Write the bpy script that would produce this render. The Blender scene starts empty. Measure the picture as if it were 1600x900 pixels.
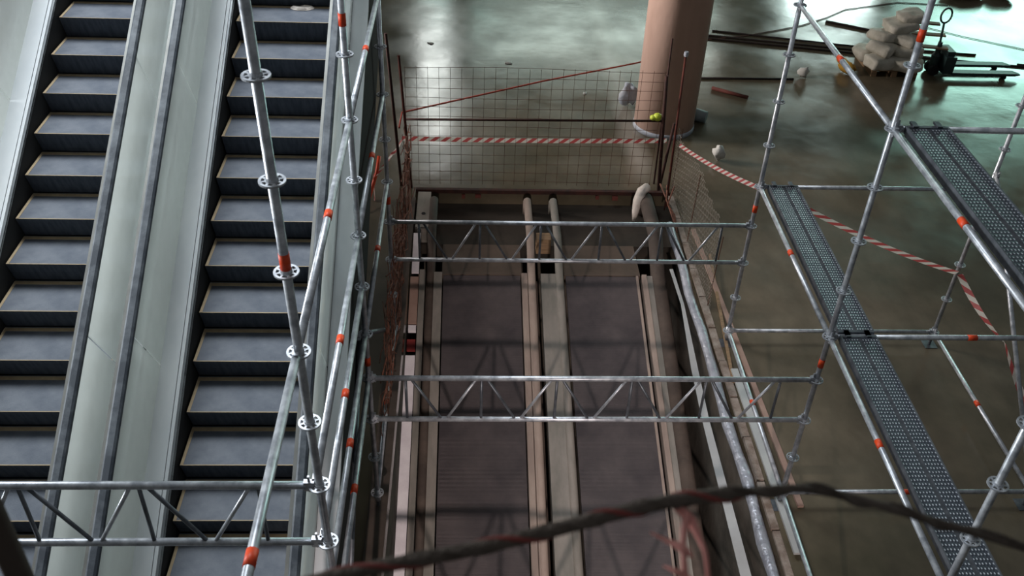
import bpy, math, random
from mathutils import Vector, Matrix
random.seed(7)
S = bpy.context.scene
COL = S.collection
PI = math.pi

# ------------------------------------------------------------------ camera
CAM_Z = 7.4
A = ((0.99889, 0.00852, 0.04634), (-0.03189, -0.60174, 0.79806), (0.03468, -0.79865, -0.60080))  # world axes in (right, down, forward)
cd = bpy.data.cameras.new('camera')
cam = bpy.data.objects.new('camera', cd)
COL.objects.link(cam)
cam.matrix_world = Matrix([[A[i][0], -A[i][1], -A[i][2], (0, 0, CAM_Z)[i]] for i in range(3)] + [[0, 0, 0, 1]])
cd.sensor_width = 36.0
cd.lens = 36.0 * 1491.4 / 1600
cd.clip_start = 0.05
cd.dof.use_dof = True
cd.dof.focus_distance = 9.5
cd.dof.aperture_fstop = 4.0
S.camera = cam

# ------------------------------------------------------------------ light
S.view_settings.view_transform = 'Standard'
S.view_settings.look = 'None'
S.view_settings.exposure = 0.0
S.view_settings.gamma = 1.0
wd = bpy.data.worlds.new('hall_air')
wd.use_nodes = True
S.world = wd
wd.node_tree.nodes['Background'].inputs[0].default_value = (0.92, 0.97, 1.0, 1)
wd.node_tree.nodes['Background'].inputs[1].default_value = 0.11


def lamp(name, kind, loc, energy, color, target=None, **kw):
    l = bpy.data.lights.new(name, kind)
    l.energy = energy
    l.color = color
    for k, v in kw.items():
        setattr(l, k, v)
    o = bpy.data.objects.new(name, l)
    o.location = loc
    if target is not None:
        o.rotation_euler = (Vector(target) - Vector(loc)).to_track_quat('-Z', 'Y').to_euler()
    COL.objects.link(o)
    return o


# site floodlight up behind the viewer (throws the girder shadows into the pit)
lamp('site_floodlight', 'SPOT', (-0.43, -10.7, 7.4), 9300, (1.0, 0.86, 0.81), (1.0, 6.7, -1.1), shadow_soft_size=0.08, spot_size=math.radians(21), spot_blend=0.8)
# far wall window daylight, light from the left, and added fill lamps
lamp('daylight_far_right', 'AREA', (18.9, 33.4, 5.4), 800, (0.52, 1.0, 0.84), (11, 18, 0), shape='RECTANGLE', size=6.4, size_y=4.8)
lamp('daylight_far_middle', 'AREA', (12.9, 33.4, 3.4), 560, (0.80, 1.0, 0.95), (8, 20, 0), shape='RECTANGLE', size=2.8, size_y=3.0)
lamp('daylight_far_left', 'AREA', (-1.3, 33.4, 7.6), 160, (1.0, 0.97, 0.94), (-0.5, 16, 0), shape='RECTANGLE', size=1.0, size_y=6.6)
lamp('fill_far_wide', 'AREA', (4.6, 33.4, 6.3), 150, (0.98, 1.0, 0.90), (2, 18, 0), shape='RECTANGLE', size=9.0, size_y=2.2)  # added fill that lifts the middle of the far floor
lamp('fill_overhead', 'AREA', (-4.2, 10.5, 13.0), 330, (0.88, 0.95, 1.0), (-2.6, 7.6, 3.0), shape='RECTANGLE', size=4.0, size_y=5.0, spread=math.radians(75))  # added overhead fill for treads and decks, no roof opening known
lamp('fill_left_near', 'AREA', (-10.5, 5.5, 6.0), 190, (0.92, 0.97, 1.0), (-1.0, 4.6, 4.9), shape='RECTANGLE', size=2.6, size_y=2.6, spread=math.radians(64))  # added fill for the near post, tubes and balustrade glass
lamp('daylight_left', 'AREA', (-10.0, 15.8, 5.0), 420, (1.0, 0.92, 0.87), (2.5, 13.2, 4.6), shape='RECTANGLE', size=3.0, size_y=3.0, spread=math.radians(58))


# ------------------------------------------------------------------ materials
def lin(c):
    return tuple((v / 12.92 if v <= 0.04045 else ((v + 0.055) / 1.055) ** 2.4) for v in (x / 255.0 for x in c)) + (1,)


def mat(name, c1, c2=None, rough=0.6, metal=0.0, scale=4.0, detail=6.0, bump=0.0, bscale=None, stretch=(1, 1, 1), spec=0.5, lo=0.35, hi=0.65, rough2=None):
    m = bpy.data.materials.new(name)
    m.use_nodes = True
    nt = m.node_tree
    b = nt.nodes['Principled BSDF']
    b.inputs['Roughness'].default_value = rough
    b.inputs['Metallic'].default_value = metal
    b.inputs['Specular IOR Level'].default_value = spec
    tc = nt.nodes.new('ShaderNodeTexCoord')
    mp = nt.nodes.new('ShaderNodeMapping')
    mp.inputs['Scale'].default_value = stretch
    nt.links.new(tc.outputs['Object'], mp.inputs[0])
    if c2 is not None:
        n = nt.nodes.new('ShaderNodeTexNoise')
        n.inputs['Scale'].default_value = scale
        n.inputs['Detail'].default_value = detail
        n.inputs['Roughness'].default_value = 0.62
        nt.links.new(mp.outputs[0], n.inputs['Vector'])
        r = nt.nodes.new('ShaderNodeValToRGB')
        r.color_ramp.elements[0].position = lo
        r.color_ramp.elements[1].position = hi
        r.color_ramp.elements[0].color = lin(c1)
        r.color_ramp.elements[1].color = lin(c2)
        nt.links.new(n.outputs['Fac'], r.inputs[0])
        nt.links.new(r.outputs[0], b.inputs['Base Color'])
        if rough2 is not None:
            rr = nt.nodes.new('ShaderNodeMapRange')
            rr.inputs[1].default_value = lo
            rr.inputs[2].default_value = hi
            rr.inputs[3].default_value = rough
            rr.inputs[4].default_value = rough2
            nt.links.new(n.outputs['Fac'], rr.inputs[0])
            nt.links.new(rr.outputs[0], b.inputs['Roughness'])
    else:
        b.inputs['Base Color'].default_value = lin(c1)
    if bump:
        n2 = nt.nodes.new('ShaderNodeTexNoise')
        n2.inputs['Scale'].default_value = bscale or scale * 6
        n2.inputs['Detail'].default_value = 4
        nt.links.new(mp.outputs[0], n2.inputs['Vector'])
        bp = nt.nodes.new('ShaderNodeBump')
        bp.inputs['Strength'].default_value = bump
        bp.inputs['Distance'].default_value = 0.02
        nt.links.new(n2.outputs['Fac'], bp.inputs['Height'])
        nt.links.new(bp.outputs[0], b.inputs['Normal'])
    return m


M = {}
M['steel'] = mat('galvanised_steel', (158, 162, 170), (208, 211, 216), rough=0.30, metal=0.55, scale=14, rough2=0.46)
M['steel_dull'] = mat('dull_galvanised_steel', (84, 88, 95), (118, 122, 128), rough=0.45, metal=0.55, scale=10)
M['tape'] = mat('orange_tape', (232, 78, 28), (214, 60, 20), rough=0.5, scale=9)
M['concrete_floor'] = None
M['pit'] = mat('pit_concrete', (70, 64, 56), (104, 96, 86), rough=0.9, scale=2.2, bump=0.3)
M['landing'] = mat('landing_dust', (40, 36, 30), (64, 55, 46), rough=0.9, scale=1.3, bump=0.3)
M['comb'] = mat('comb_plate', (76, 64, 54), (96, 80, 69), rough=0.8, scale=2.0)
M['step'] = mat('step_tread', (78, 84, 95), (106, 110, 118), rough=0.62, scale=3.5, bump=0.15, bscale=90, spec=0.35)
M['riser'] = mat('step_riser', (52, 58, 68), (74, 80, 90), rough=0.6, scale=5, stretch=(6, 1, 1), spec=0.3)
M['line'] = mat('demarcation', (176, 156, 124), (150, 130, 104), rough=0.8, scale=8)
M['deck_white'] = mat('pale_aluminium', (226, 230, 234), (240, 242, 244), rough=0.45, metal=0.0, scale=3, stretch=(1, 0.2, 1))
M['deck_grey'] = mat('grey_aluminium', (150, 154, 152), (172, 174, 170), rough=0.5, metal=0.15, scale=2.5)
M['skirt'] = mat('skirt_metal', (120, 124, 128), (146, 150, 152), rough=0.4, metal=0.4, scale=3)
M['black'] = mat('black_void', (16, 16, 18), (24, 24, 26), rough=0.9, scale=3)
M['rubber'] = mat('handrail_rubber', (50, 56, 64), (98, 104, 110), rough=0.6, scale=7, lo=0.42, hi=0.75)
M['guide'] = mat('handrail_guide', (128, 128, 124), (108, 108, 104), rough=0.5, metal=0.3, scale=4)
M['belt'] = None
M['dust_metal'] = mat('dusty_metal_pink', (146, 128, 118), (168, 150, 138), rough=0.75, scale=2.4, stretch=(2, 0.4, 2))
M['dust_metal2'] = mat('dusty_metal_grey', (118, 114, 106), (146, 138, 130), rough=0.75, scale=2.4, stretch=(2, 0.4, 2))
M['dust_shade'] = mat('dust_shade_brown', (62, 52, 46), (84, 72, 64), rough=0.85, scale=3)  # dusty parts; also painted shade on the floor edge strip and near post
M['rust'] = mat('rusty_steel', (104, 44, 30), (70, 34, 26), rough=0.8, metal=0.2, scale=9)
M['rust_dark'] = mat('dark_rusty_steel', (74, 40, 32), (48, 30, 26), rough=0.8, metal=0.2, scale=9)
M['rust_wire'] = mat('rusty_wire', (140, 90, 70), (88, 54, 42), rough=0.75, scale=12)
M['mesh_wire'] = mat('mesh_wire', (84, 56, 46), (112, 78, 62), rough=0.7, metal=0.2, scale=8)
M['hex_wire'] = mat('galvanised_netting', (116, 104, 94), (136, 124, 112), rough=0.6, metal=0.3, scale=8)
M['column'] = mat('column_concrete', (212, 180, 165), (194, 162, 147), rough=0.75, scale=1.6, bump=0.15, bscale=12, stretch=(1, 1, 0.4))
M['wrap'] = mat('pale_wrap', (160, 168, 182), (186, 190, 198), rough=0.6, scale=5)
M['white'] = mat('white_foam', (222, 214, 218), (240, 234, 236), rough=0.8, scale=4, bump=0.1)
M['brownboard'] = mat('dusty_board', (150, 120, 108), (168, 140, 126), rough=0.85, scale=3)
M['redblock'] = mat('red_brick', (150, 52, 48), (120, 40, 38), rough=0.8, scale=5)
M['bag'] = mat('bag_paper', (168, 164, 150), (206, 200, 188), rough=0.8, scale=3, bump=0.5, bscale=9)
M['wood'] = mat('raw_timber', (150, 122, 92), (122, 98, 74), rough=0.8, scale=4, stretch=(1, 6, 6))
M['jack'] = mat('jack_paint', (24, 40, 42), (36, 54, 54), rough=0.5, scale=5)
M['bar'] = mat('reinforcing_bar', (56, 44, 40), (40, 32, 30), rough=0.75, metal=0.3, scale=8)
M['redbar'] = mat('red_oxide_bar', (112, 54, 44), (92, 44, 36), rough=0.75, scale=8)
M['stone'] = mat('white_rubble', (214, 212, 206), (190, 188, 182), rough=0.85, scale=5, bump=0.4)
M['bucket'] = mat('grey_plastic', (140, 148, 150), (120, 128, 130), rough=0.6, scale=5)
M['yellow'] = mat('yellow_plastic', (206, 220, 70), (188, 204, 60), rough=0.5, scale=9)
M['ochre'] = mat('ochre_strap', (186, 142, 50), (160, 120, 44), rough=0.7, scale=6)
M['cord'] = mat('red_cord', (190, 74, 56), (164, 62, 48), rough=0.8, scale=12)
M['cord_dull'] = mat('dull_cord', (122, 84, 74), (104, 76, 66), rough=0.8, scale=12)
M['rope'] = mat('dusty_rope', (112, 100, 92), (78, 68, 60), rough=0.95, scale=14, bump=0.6)
M['rope_red'] = mat('rope_red_strand', (150, 72, 66), (120, 60, 56), rough=0.9, scale=10)
M['pink'] = mat('torn_pink_tape', (236, 150, 142), (244, 168, 158), rough=0.6, scale=6)
M['silver'] = mat('silver_wrap', (146, 148, 158), (182, 184, 192), rough=0.34, metal=0.3, scale=7, bump=0.9, bscale=16)
M['flash'] = mat('pale_flashing', (176, 176, 176), (192, 192, 190), rough=0.5, metal=0.2, scale=2)
M['edge'] = mat('rusted_edge', (112, 94, 82), (156, 144, 134), rough=0.85, scale=7, bump=0.5)
M['wall'] = mat('hall_wall', (120, 124, 116), (132, 134, 126), rough=0.9, scale=0.8)
M['frame'] = mat('window_frame', (60, 64, 66), (70, 74, 76), rough=0.6, scale=3)
M['cloth'] = mat('white_rag', (226, 216, 206), (206, 194, 184), rough=0.9, scale=8, bump=0.4)


def floor_material():
    m = bpy.data.materials.new('power_floated_concrete')
    m.use_nodes = True
    nt = m.node_tree
    b = nt.nodes['Principled BSDF']
    tc = nt.nodes.new('ShaderNodeTexCoord')

    def noise(scale, detail, stretch=(1, 1, 1)):
        mp = nt.nodes.new('ShaderNodeMapping')
        mp.inputs['Scale'].default_value = stretch
        nt.links.new(tc.outputs['Object'], mp.inputs[0])
        n = nt.nodes.new('ShaderNodeTexNoise')
        n.inputs['Scale'].default_value = scale
        n.inputs['Detail'].default_value = detail
        n.inputs['Roughness'].default_value = 0.6
        nt.links.new(mp.outputs[0], n.inputs['Vector'])
        return n

    def ramp(src, p0, c0, p1, c1):
        r = nt.nodes.new('ShaderNodeValToRGB')
        r.color_ramp.elements[0].position = p0
        r.color_ramp.elements[1].position = p1
        r.color_ramp.elements[0].color = c0
        r.color_ramp.elements[1].color = c1
        nt.links.new(src, r.inputs[0])
        return r

    def mix(kind, fac, a, bb):
        x = nt.nodes.new('ShaderNodeMix')
        x.data_type = 'RGBA'
        x.blend_type = kind
        if isinstance(fac, float):
            x.inputs[0].default_value = fac
        else:
            nt.links.new(fac, x.inputs[0])
        nt.links.new(a, x.inputs[6])
        nt.links.new(bb, x.inputs[7])
        return x.outputs[2]

    big = ramp(noise(0.33, 5).outputs['Fac'], 0.38, lin((84, 78, 62)), 0.64, lin((120, 108, 91)))
    fine = ramp(noise(3.0, 8, (1, 0.6, 1)).outputs['Fac'], 0.3, (0.72, 0.72, 0.72, 1), 0.7, (1.05, 1.05, 1.05, 1))
    col = mix('MULTIPLY', 1.0, big.outputs[0], fine.outputs[0])
    # pale dusty streak worn along x = 2.68 on the far floor, brown dust towards the pit
    sx = nt.nodes.new('ShaderNodeSeparateXYZ')
    nt.links.new(tc.outputs['Object'], sx.inputs[0])

    def math_node(op, a, bb=0.0):
        q = nt.nodes.new('ShaderNodeMath')
        q.operation = op
        for k, v in enumerate((a, bb)):
            if isinstance(v, (int, float)):
                q.inputs[k].default_value = v
            else:
                nt.links.new(v, q.inputs[k])
        return q.outputs[0]
    wob = math_node('MULTIPLY', math_node('SUBTRACT', noise(0.8, 3).outputs['Fac'], 0.5), 0.35)
    dist = math_node('ABSOLUTE', math_node('ADD', math_node('SUBTRACT', sx.outputs[0], 2.68), wob))
    st = nt.nodes.new('ShaderNodeMapRange')
    st.inputs[1].default_value = 0.26
    st.inputs[2].default_value = 0.04
    st.inputs[3].default_value = 0.0
    st.inputs[4].default_value = 0.45
    nt.links.new(dist, st.inputs[0])
    far = nt.nodes.new('ShaderNodeMapRange')
    far.inputs[1].default_value = 12.3
    far.inputs[2].default_value = 13.2
    nt.links.new(sx.outputs[1], far.inputs[0])
    pale = nt.nodes.new('ShaderNodeRGB')
    pale.outputs[0].default_value = lin((206, 200, 190))
    col = mix('MIX', math_node('MULTIPLY', st.outputs[0], far.outputs[0]), col, pale.outputs[0])
    nt.links.new(col, b.inputs['Base Color'])
    rg = nt.nodes.new('ShaderNodeMapRange')
    rg.inputs[1].default_value = 0.35
    rg.inputs[2].default_value = 0.65
    rg.inputs[3].default_value = 0.13
    rg.inputs[4].default_value = 0.27
    nt.links.new(noise(0.7, 6).outputs['Fac'], rg.inputs[0])
    nt.links.new(rg.outputs[0], b.inputs['Roughness'])
    bp = nt.nodes.new('ShaderNodeBump')
    bp.inputs['Strength'].default_value = 0.12
    bp.inputs['Distance'].default_value = 0.03
    nt.links.new(noise(1.6, 4).outputs['Fac'], bp.inputs['Height'])
    nt.links.new(bp.outputs[0], b.inputs['Normal'])
    return m


def belt_material():
    m = mat('ribbed_belt', (66, 60, 62), (88, 80, 80), rough=0.7, scale=2.0, spec=0.3)
    nt = m.node_tree
    b = nt.nodes['Principled BSDF']
    tc = nt.nodes.new('ShaderNodeTexCoord')
    w = nt.nodes.new('ShaderNodeTexWave')
    w.bands_direction = 'Y'
    w.inputs['Scale'].default_value = 20.0
    nt.links.new(tc.outputs['Object'], w.inputs['Vector'])
    bp = nt.nodes.new('ShaderNodeBump')
    bp.inputs['Strength'].default_value = 0.35
    bp.inputs['Distance'].default_value = 0.01
    nt.links.new(w.outputs['Fac'], bp.inputs['Height'])
    nt.links.new(bp.outputs[0], b.inputs['Normal'])
    return m


def glass_material():
    m = bpy.data.materials.new('dusty_glass')
    m.use_nodes = True
    nt = m.node_tree
    nt.nodes.remove(nt.nodes['Principled BSDF'])
    out = nt.nodes['Material Output']
    tr = nt.nodes.new('ShaderNodeBsdfTransparent')
    tr.inputs[0].default_value = (0.93, 0.97, 0.95, 1)
    df = nt.nodes.new('ShaderNodeBsdfDiffuse')
    df.inputs[0].default_value = lin((240, 241, 238))
    gl = nt.nodes.new('ShaderNodeBsdfGlossy')
    gl.inputs['Roughness'].default_value = 0.12
    n = nt.nodes.new('ShaderNodeTexNoise')
    n.inputs['Scale'].default_value = 1.4
    n.inputs['Detail'].default_value = 5
    tc = nt.nodes.new('ShaderNodeTexCoord')
    nt.links.new(tc.outputs['Object'], n.inputs['Vector'])
    mr = nt.nodes.new('ShaderNodeMapRange')
    mr.inputs[1].default_value = 0.3
    mr.inputs[2].default_value = 0.7
    mr.inputs[3].default_value = 0.55
    mr.inputs[4].default_value = 0.82
    nt.links.new(n.outputs['Fac'], mr.inputs[0])
    mx = nt.nodes.new('ShaderNodeMixShader')
    nt.links.new(mr.outputs[0], mx.inputs[0])
    nt.links.new(tr.outputs[0], mx.inputs[1])
    tl = nt.nodes.new('ShaderNodeBsdfTranslucent')
    tl.inputs[0].default_value = lin((240, 242, 240))
    md = nt.nodes.new('ShaderNodeMixShader')
    md.inputs[0].default_value = 0.5
    nt.links.new(df.outputs[0], md.inputs[1])
    nt.links.new(tl.outputs[0], md.inputs[2])
    nt.links.new(md.outputs[0], mx.inputs[2])
    mx2 = nt.nodes.new('ShaderNodeMixShader')
    mx2.inputs[0].default_value = 0.10
    nt.links.new(mx.outputs[0], mx2.inputs[1])
    nt.links.new(gl.outputs[0], mx2.inputs[2])
    nt.links.new(mx2.outputs[0], out.inputs[0])
    return m


def perforated_material():
    m = bpy.data.materials.new('perforated_steel')
    m.use_nodes = True
    nt = m.node_tree
    b = nt.nodes['Principled BSDF']
    b.inputs['Metallic'].default_value = 0.3
    b.inputs['Roughness'].default_value = 0.42
    tc = nt.nodes.new('ShaderNodeTexCoord')
    mp = nt.nodes.new('ShaderNodeMapping')
    mp.inputs['Scale'].default_value = (1, 0.62, 0)
    nt.links.new(tc.outputs['Object'], mp.inputs[0])
    v = nt.nodes.new('ShaderNodeTexVoronoi')
    v.inputs['Scale'].default_value = 42.0
    v.inputs['Randomness'].default_value = 0.12
    nt.links.new(mp.outputs[0], v.inputs['Vector'])
    r = nt.nodes.new('ShaderNodeValToRGB')
    e = r.color_ramp.elements
    e[0].position = 0.17
    e[0].color = lin((214, 220, 228))
    e[1].position = 0.27
    e[1].color = lin((60, 65, 74))
    e2 = e.new(0.7)
    e2.color = lin((78, 84, 94))
    nt.links.new(v.outputs['Distance'], r.inputs[0])
    nt.links.new(r.outputs[0], b.inputs['Base Color'])
    bp = nt.nodes.new('ShaderNodeBump')
    bp.inputs['Strength'].default_value = 0.6
    bp.inputs['Distance'].default_value = 0.01
    nt.links.new(v.outputs['Distance'], bp.inputs['Height'])
    bp.invert = True
    nt.links.new(bp.outputs[0], b.inputs['Normal'])
    return m


def stripe_material():
    m = bpy.data.materials.new('barrier_tape_print')
    m.use_nodes = True
    nt = m.node_tree
    b = nt.nodes['Principled BSDF']
    b.inputs['Roughness'].default_value = 0.5
    uv = nt.nodes.new('ShaderNodeUVMap')
    sp = nt.nodes.new('ShaderNodeSeparateXYZ')
    nt.links.new(uv.outputs[0], sp.inputs[0])
    ad = nt.nodes.new('ShaderNodeMath')
    ad.operation = 'SUBTRACT'
    nt.links.new(sp.outputs[0], ad.inputs[0])
    mu = nt.nodes.new('ShaderNodeMath')
    mu.operation = 'MULTIPLY'
    mu.inputs[1].default_value = 0.6
    nt.links.new(sp.outputs[1], mu.inputs[0])
    nt.links.new(mu.outputs[0], ad.inputs[1])
    fr = nt.nodes.new('ShaderNodeMath')
    fr.operation = 'FRACT'
    nt.links.new(ad.outputs[0], fr.inputs[0])
    r = nt.nodes.new('ShaderNodeValToRGB')
    r.color_ramp.interpolation = 'CONSTANT'
    r.color_ramp.elements[0].color = lin((222, 212, 204))
    r.color_ramp.elements[1].position = 0.5
    r.color_ramp.elements[1].color = lin((186, 84, 84))
    nt.links.new(fr.outputs[0], r.inputs[0])
    nt.links.new(r.outputs[0], b.inputs['Base Color'])
    # thin plastic film: daylight from behind shows through it
    tl = nt.nodes.new('ShaderNodeBsdfTranslucent')
    nt.links.new(r.outputs[0], tl.inputs[0])
    mx = nt.nodes.new('ShaderNodeMixShader')
    mx.inputs[0].default_value = 0.55
    nt.links.new(b.outputs[0], mx.inputs[1])
    nt.links.new(tl.outputs[0], mx.inputs[2])
    nt.links.new(mx.outputs[0], nt.nodes['Material Output'].inputs[0])
    return m


def day_material():
    m = bpy.data.materials.new('daylit_pane')
    m.use_nodes = True
    b = m.node_tree.nodes['Principled BSDF']
    b.inputs['Base Color'].default_value = (0.7, 0.9, 0.85, 1)
    b.inputs['Emission Color'].default_value = (0.62, 1.0, 0.90, 1)
    b.inputs['Emission Strength'].default_value = 2.0
    return m


M['concrete_floor'] = floor_material()
M['belt'] = belt_material()
M['glass'] = glass_material()
M['perf'] = perforated_material()
M['stripe'] = stripe_material()
M['day'] = day_material()


# ------------------------------------------------------------------ mesh helpers
class MB:
    def __init__(s):
        s.v = []
        s.f = []
        s.mi = []
        s.uv = {}

    def add(s, vs, fs, mi=0):
        o = len(s.v)
        s.v += [tuple(v) for v in vs]
        for f in fs:
            s.f.append([i + o for i in f])
            s.mi.append(mi)

    def box(s, x0, x1, y0, y1, z0, z1, mi=0):
        vs = [(x, y, z) for z in (z0, z1) for y in (y0, y1) for x in (x0, x1)]
        s.add(vs, [(0, 2, 3, 1), (4, 5, 7, 6), (0, 1, 5, 4), (2, 6, 7, 3), (0, 4, 6, 2), (1, 3, 7, 5)], mi)

    def obox(s, c, ax, ay, az, hx, hy, hz, mi=0):
        c, ax, ay, az = Vector(c), Vector(ax), Vector(ay), Vector(az)
        vs = [c + ax * (hx * i) + ay * (hy * j) + az * (hz * k) for k in (-1, 1) for j in (-1, 1) for i in (-1, 1)]
        s.add(vs, [(0, 2, 3, 1), (4, 5, 7, 6), (0, 1, 5, 4), (2, 6, 7, 3), (0, 4, 6, 2), (1, 3, 7, 5)], mi)

    def bar(s, a, b, w, h, up=(0, 0, 1), mi=0):
        a, b = Vector(a), Vector(b)
        d = (b - a).normalized()
        x = d.cross(Vector(up))
        x = x.normalized() if x.length > 1e-6 else Vector((1, 0, 0))
        z = x.cross(d)
        s.obox((a + b) / 2, x, d, z, w / 2, (b - a).length / 2, h / 2, mi)

    def tube(s, pts, r, n=10, mi=0, cap=True):
        pts = [Vector(p) for p in pts]
        rs = r if isinstance(r, (list, tuple)) else [r] * len(pts)
        o = len(s.v)
        ref = None
        for i, p in enumerate(pts):
            d = (pts[min(i + 1, len(pts) - 1)] - pts[max(i - 1, 0)]).normalized()
            if ref is None:
                ref = d.orthogonal().normalized()
            ref = (ref - d * ref.dot(d)).normalized()
            q = d.cross(ref)
            for k in range(n):
                t = 2 * PI * k / n
                s.v.append(tuple(p + (ref * math.cos(t) + q * math.sin(t)) * rs[i]))
        for i in range(len(pts) - 1):
            for k in range(n):
                k2 = (k + 1) % n
                s.f.append([o + i * n + k, o + i * n + k2, o + (i + 1) * n + k2, o + (i + 1) * n + k])
                s.mi.append(mi)
        if cap:
            s.f.append([o + k for k in range(n)][::-1])
            s.mi.append(mi)
            e = o + (len(pts) - 1) * n
            s.f.append([e + k for k in range(n)])
            s.mi.append(mi)

    def lathe(s, prof, c=(0, 0, 0), n=24, mi=0):
        o = len(s.v)
        for r, z in prof:
            for k in range(n):
                t = 2 * PI * k / n
                s.v.append((c[0] + r * math.cos(t), c[1] + r * math.sin(t), c[2] + z))
        for i in range(len(prof) - 1):
            for k in range(n):
                k2 = (k + 1) % n
                s.f.append([o + i * n + k, o + i * n + k2, o + (i + 1) * n + k2, o + (i + 1) * n + k])
                s.mi.append(mi)
        s.f.append([o + k for k in range(n)][::-1])
        s.mi.append(mi)
        e = o + (len(prof) - 1) * n
        s.f.append([e + k for k in range(n)])
        s.mi.append(mi)

    def prism(s, prof, x0, x1, mi=0):
        """closed (y, z) profile swept along x"""
        n = len(prof)
        vs = [(x0, y, z) for y, z in prof] + [(x1, y, z) for y, z in prof]
        fs = [list(range(n)), list(range(n, 2 * n))[::-1]]
        for i in range(n):
            j = (i + 1) % n
            fs.append([i, i + n, j + n, j])
        s.add(vs, fs, mi)

    def mesh(s, name, mats, off=(0, 0, 0), smooth=False):
        me = bpy.data.meshes.new(name)
        me.from_pydata([(v[0] - off[0], v[1] - off[1], v[2] - off[2]) for v in s.v], [], s.f)
        for m in mats if isinstance(mats, (list, tuple)) else [mats]:
            me.materials.append(m)
        me.polygons.foreach_set('material_index', s.mi)
        if smooth:
            me.polygons.foreach_set('use_smooth', [len(f) == 4 for f in s.f])
        me.update()
        return me


OFF = {}


def thing(name, label, cat, loc=(0, 0, 0), group=None):
    o = bpy.data.objects.new(name, None)
    o.empty_display_size = 0.1
    COL.objects.link(o)
    o.location = loc
    OFF[o] = Vector(loc)
    o['label'] = label
    o['category'] = cat
    if group:
        o['group'] = group
    return o


def part(name, mb, mats, parent, smooth=False, label=None, kind=None):
    off = OFF[parent]
    o = bpy.data.objects.new(name, mb.mesh(name, mats, off, smooth))
    COL.objects.link(o)
    o.parent = parent
    OFF[o] = off
    if label:
        o['label'] = label
    if kind:
        o['kind'] = kind
    return o


def inst(name, me, parent, wloc, rot=None, label=None):
    """a part that shares its mesh data; wloc is its world place"""
    o = bpy.data.objects.new(name, me)
    COL.objects.link(o)
    o.parent = parent
    o.location = Vector(wloc) - OFF[parent]
    OFF[o] = Vector(wloc)
    if rot:
        o.rotation_euler = rot
    if label:
        o['label'] = label
    return o


def solo(name, mb, mats, label, cat, loc=None, smooth=False, group=None, kind=None):
    if loc is None:
        n = len(mb.v)
        loc = (sum(v[0] for v in mb.v) / n, sum(v[1] for v in mb.v) / n, min(v[2] for v in mb.v))
    o = bpy.data.objects.new(name, mb.mesh(name, mats, loc, smooth))
    COL.objects.link(o)
    o.location = loc
    OFF[o] = Vector(loc)
    o['label'] = label
    o['category'] = cat
    if group:
        o['group'] = group
    if kind:
        o['kind'] = kind
    return o


def struct(name, mb, mats, parent=None, smooth=False):
    o = bpy.data.objects.new(name, mb.mesh(name, mats, OFF[parent] if parent else (0, 0, 0), smooth))
    COL.objects.link(o)
    OFF[o] = OFF[parent] if parent else Vector((0, 0, 0))
    if parent:
        o.parent = parent
    else:
        o['kind'] = 'structure'
    return o


# ------------------------------------------------------------------ setting
PX0, PX1, PY1 = -0.78, 3.02, 12.25       # pit opening
FX0, FX1, FY0, FY1 = -17.0, 27.0, -14.0, 34.0
m = MB()
m.box(FX0, PX0, FY0, FY1, -0.32, 0)
m.box(PX1, FX1, FY0, FY1, -0.32, 0)
m.box(PX0, PX1, PY1, FY1, -0.32, 0)
struct('floor', m, M['concrete_floor'])
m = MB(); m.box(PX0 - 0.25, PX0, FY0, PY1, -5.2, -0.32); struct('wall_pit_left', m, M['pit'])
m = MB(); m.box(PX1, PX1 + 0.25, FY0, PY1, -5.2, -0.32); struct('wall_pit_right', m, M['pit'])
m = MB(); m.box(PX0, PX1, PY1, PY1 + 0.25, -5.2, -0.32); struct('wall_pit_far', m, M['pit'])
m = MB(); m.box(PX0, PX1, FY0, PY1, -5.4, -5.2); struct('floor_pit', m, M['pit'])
m = MB(); m.box(PX0, PX1, 11.15, PY1, -0.46, -0.24); struct('floor_landing', m, M['landing'])
m = MB(); m.box(-0.955, PX0 + 0.01, FY0 + 0.1, 12.0, 0.0, 0.012); struct('floor_edge_shade', m, M['dust_shade'])  # dark strip added to stand in for shade on the floor edge
# far wall with window openings, and left wall
WINS = [(-1.9, -0.7, 4.2, 11.0), (0.0, 9.2, 5.2, 7.4), (11.4, 14.4, 1.8, 5.0), (15.6, 22.2, 3.1, 8.1)]  # second opening is made up, to go with the wide far fill
m = MB()
x = FX0
for (a, b, z0, z1) in WINS:
    m.box(x, a, FY1, FY1 + 0.3, 0, 14)
    m.box(a, b, FY1, FY1 + 0.3, 0, z0)
    m.box(a, b, FY1, FY1 + 0.3, z1, 14)
    x = b
m.box(x, FX1, FY1, FY1 + 0.3, 0, 14)
struct('wall_far', m, M['wall'])
for i, (a, b, z0, z1) in enumerate(WINS):
    m = MB(); m.box(a, b, FY1 + 0.14, FY1 + 0.18, z0, z1)
    w = struct('window_%d' % (i + 1), m, M['day'])
    f = MB()
    f.box(a, a + 0.08, FY1 + 0.05, FY1 + 0.14, z0, z1); f.box(b - 0.08, b, FY1 + 0.05, FY1 + 0.14, z0, z1)
    f.box(a, b, FY1 + 0.05, FY1 + 0.14, z0, z0 + 0.08); f.box(a, b, FY1 + 0.05, FY1 + 0.14, z1 - 0.08, z1)
    f.box(a, b, FY1 + 0.06, FY1 + 0.13, (z0 + z1) / 2 - 0.03, (z0 + z1) / 2 + 0.03)
    struct('window_frame', f, M['frame'], w)
m = MB(); m.box(FX0 - 0.3, FX0, FY0, FY1, 0, 14); struct('wall_left', m, M['wall'])

# ------------------------------------------------------------------ escalators
T30 = math.tan(PI / 6)
RUN, RISE = 0.3508, 0.2025
EY, EZ = 8.43, 4.05          # a point of the line of the step noses
U = Vector((0, math.cos(PI / 6), 0.5))
N = Vector((0, -0.5, math.cos(PI / 6)))


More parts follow.
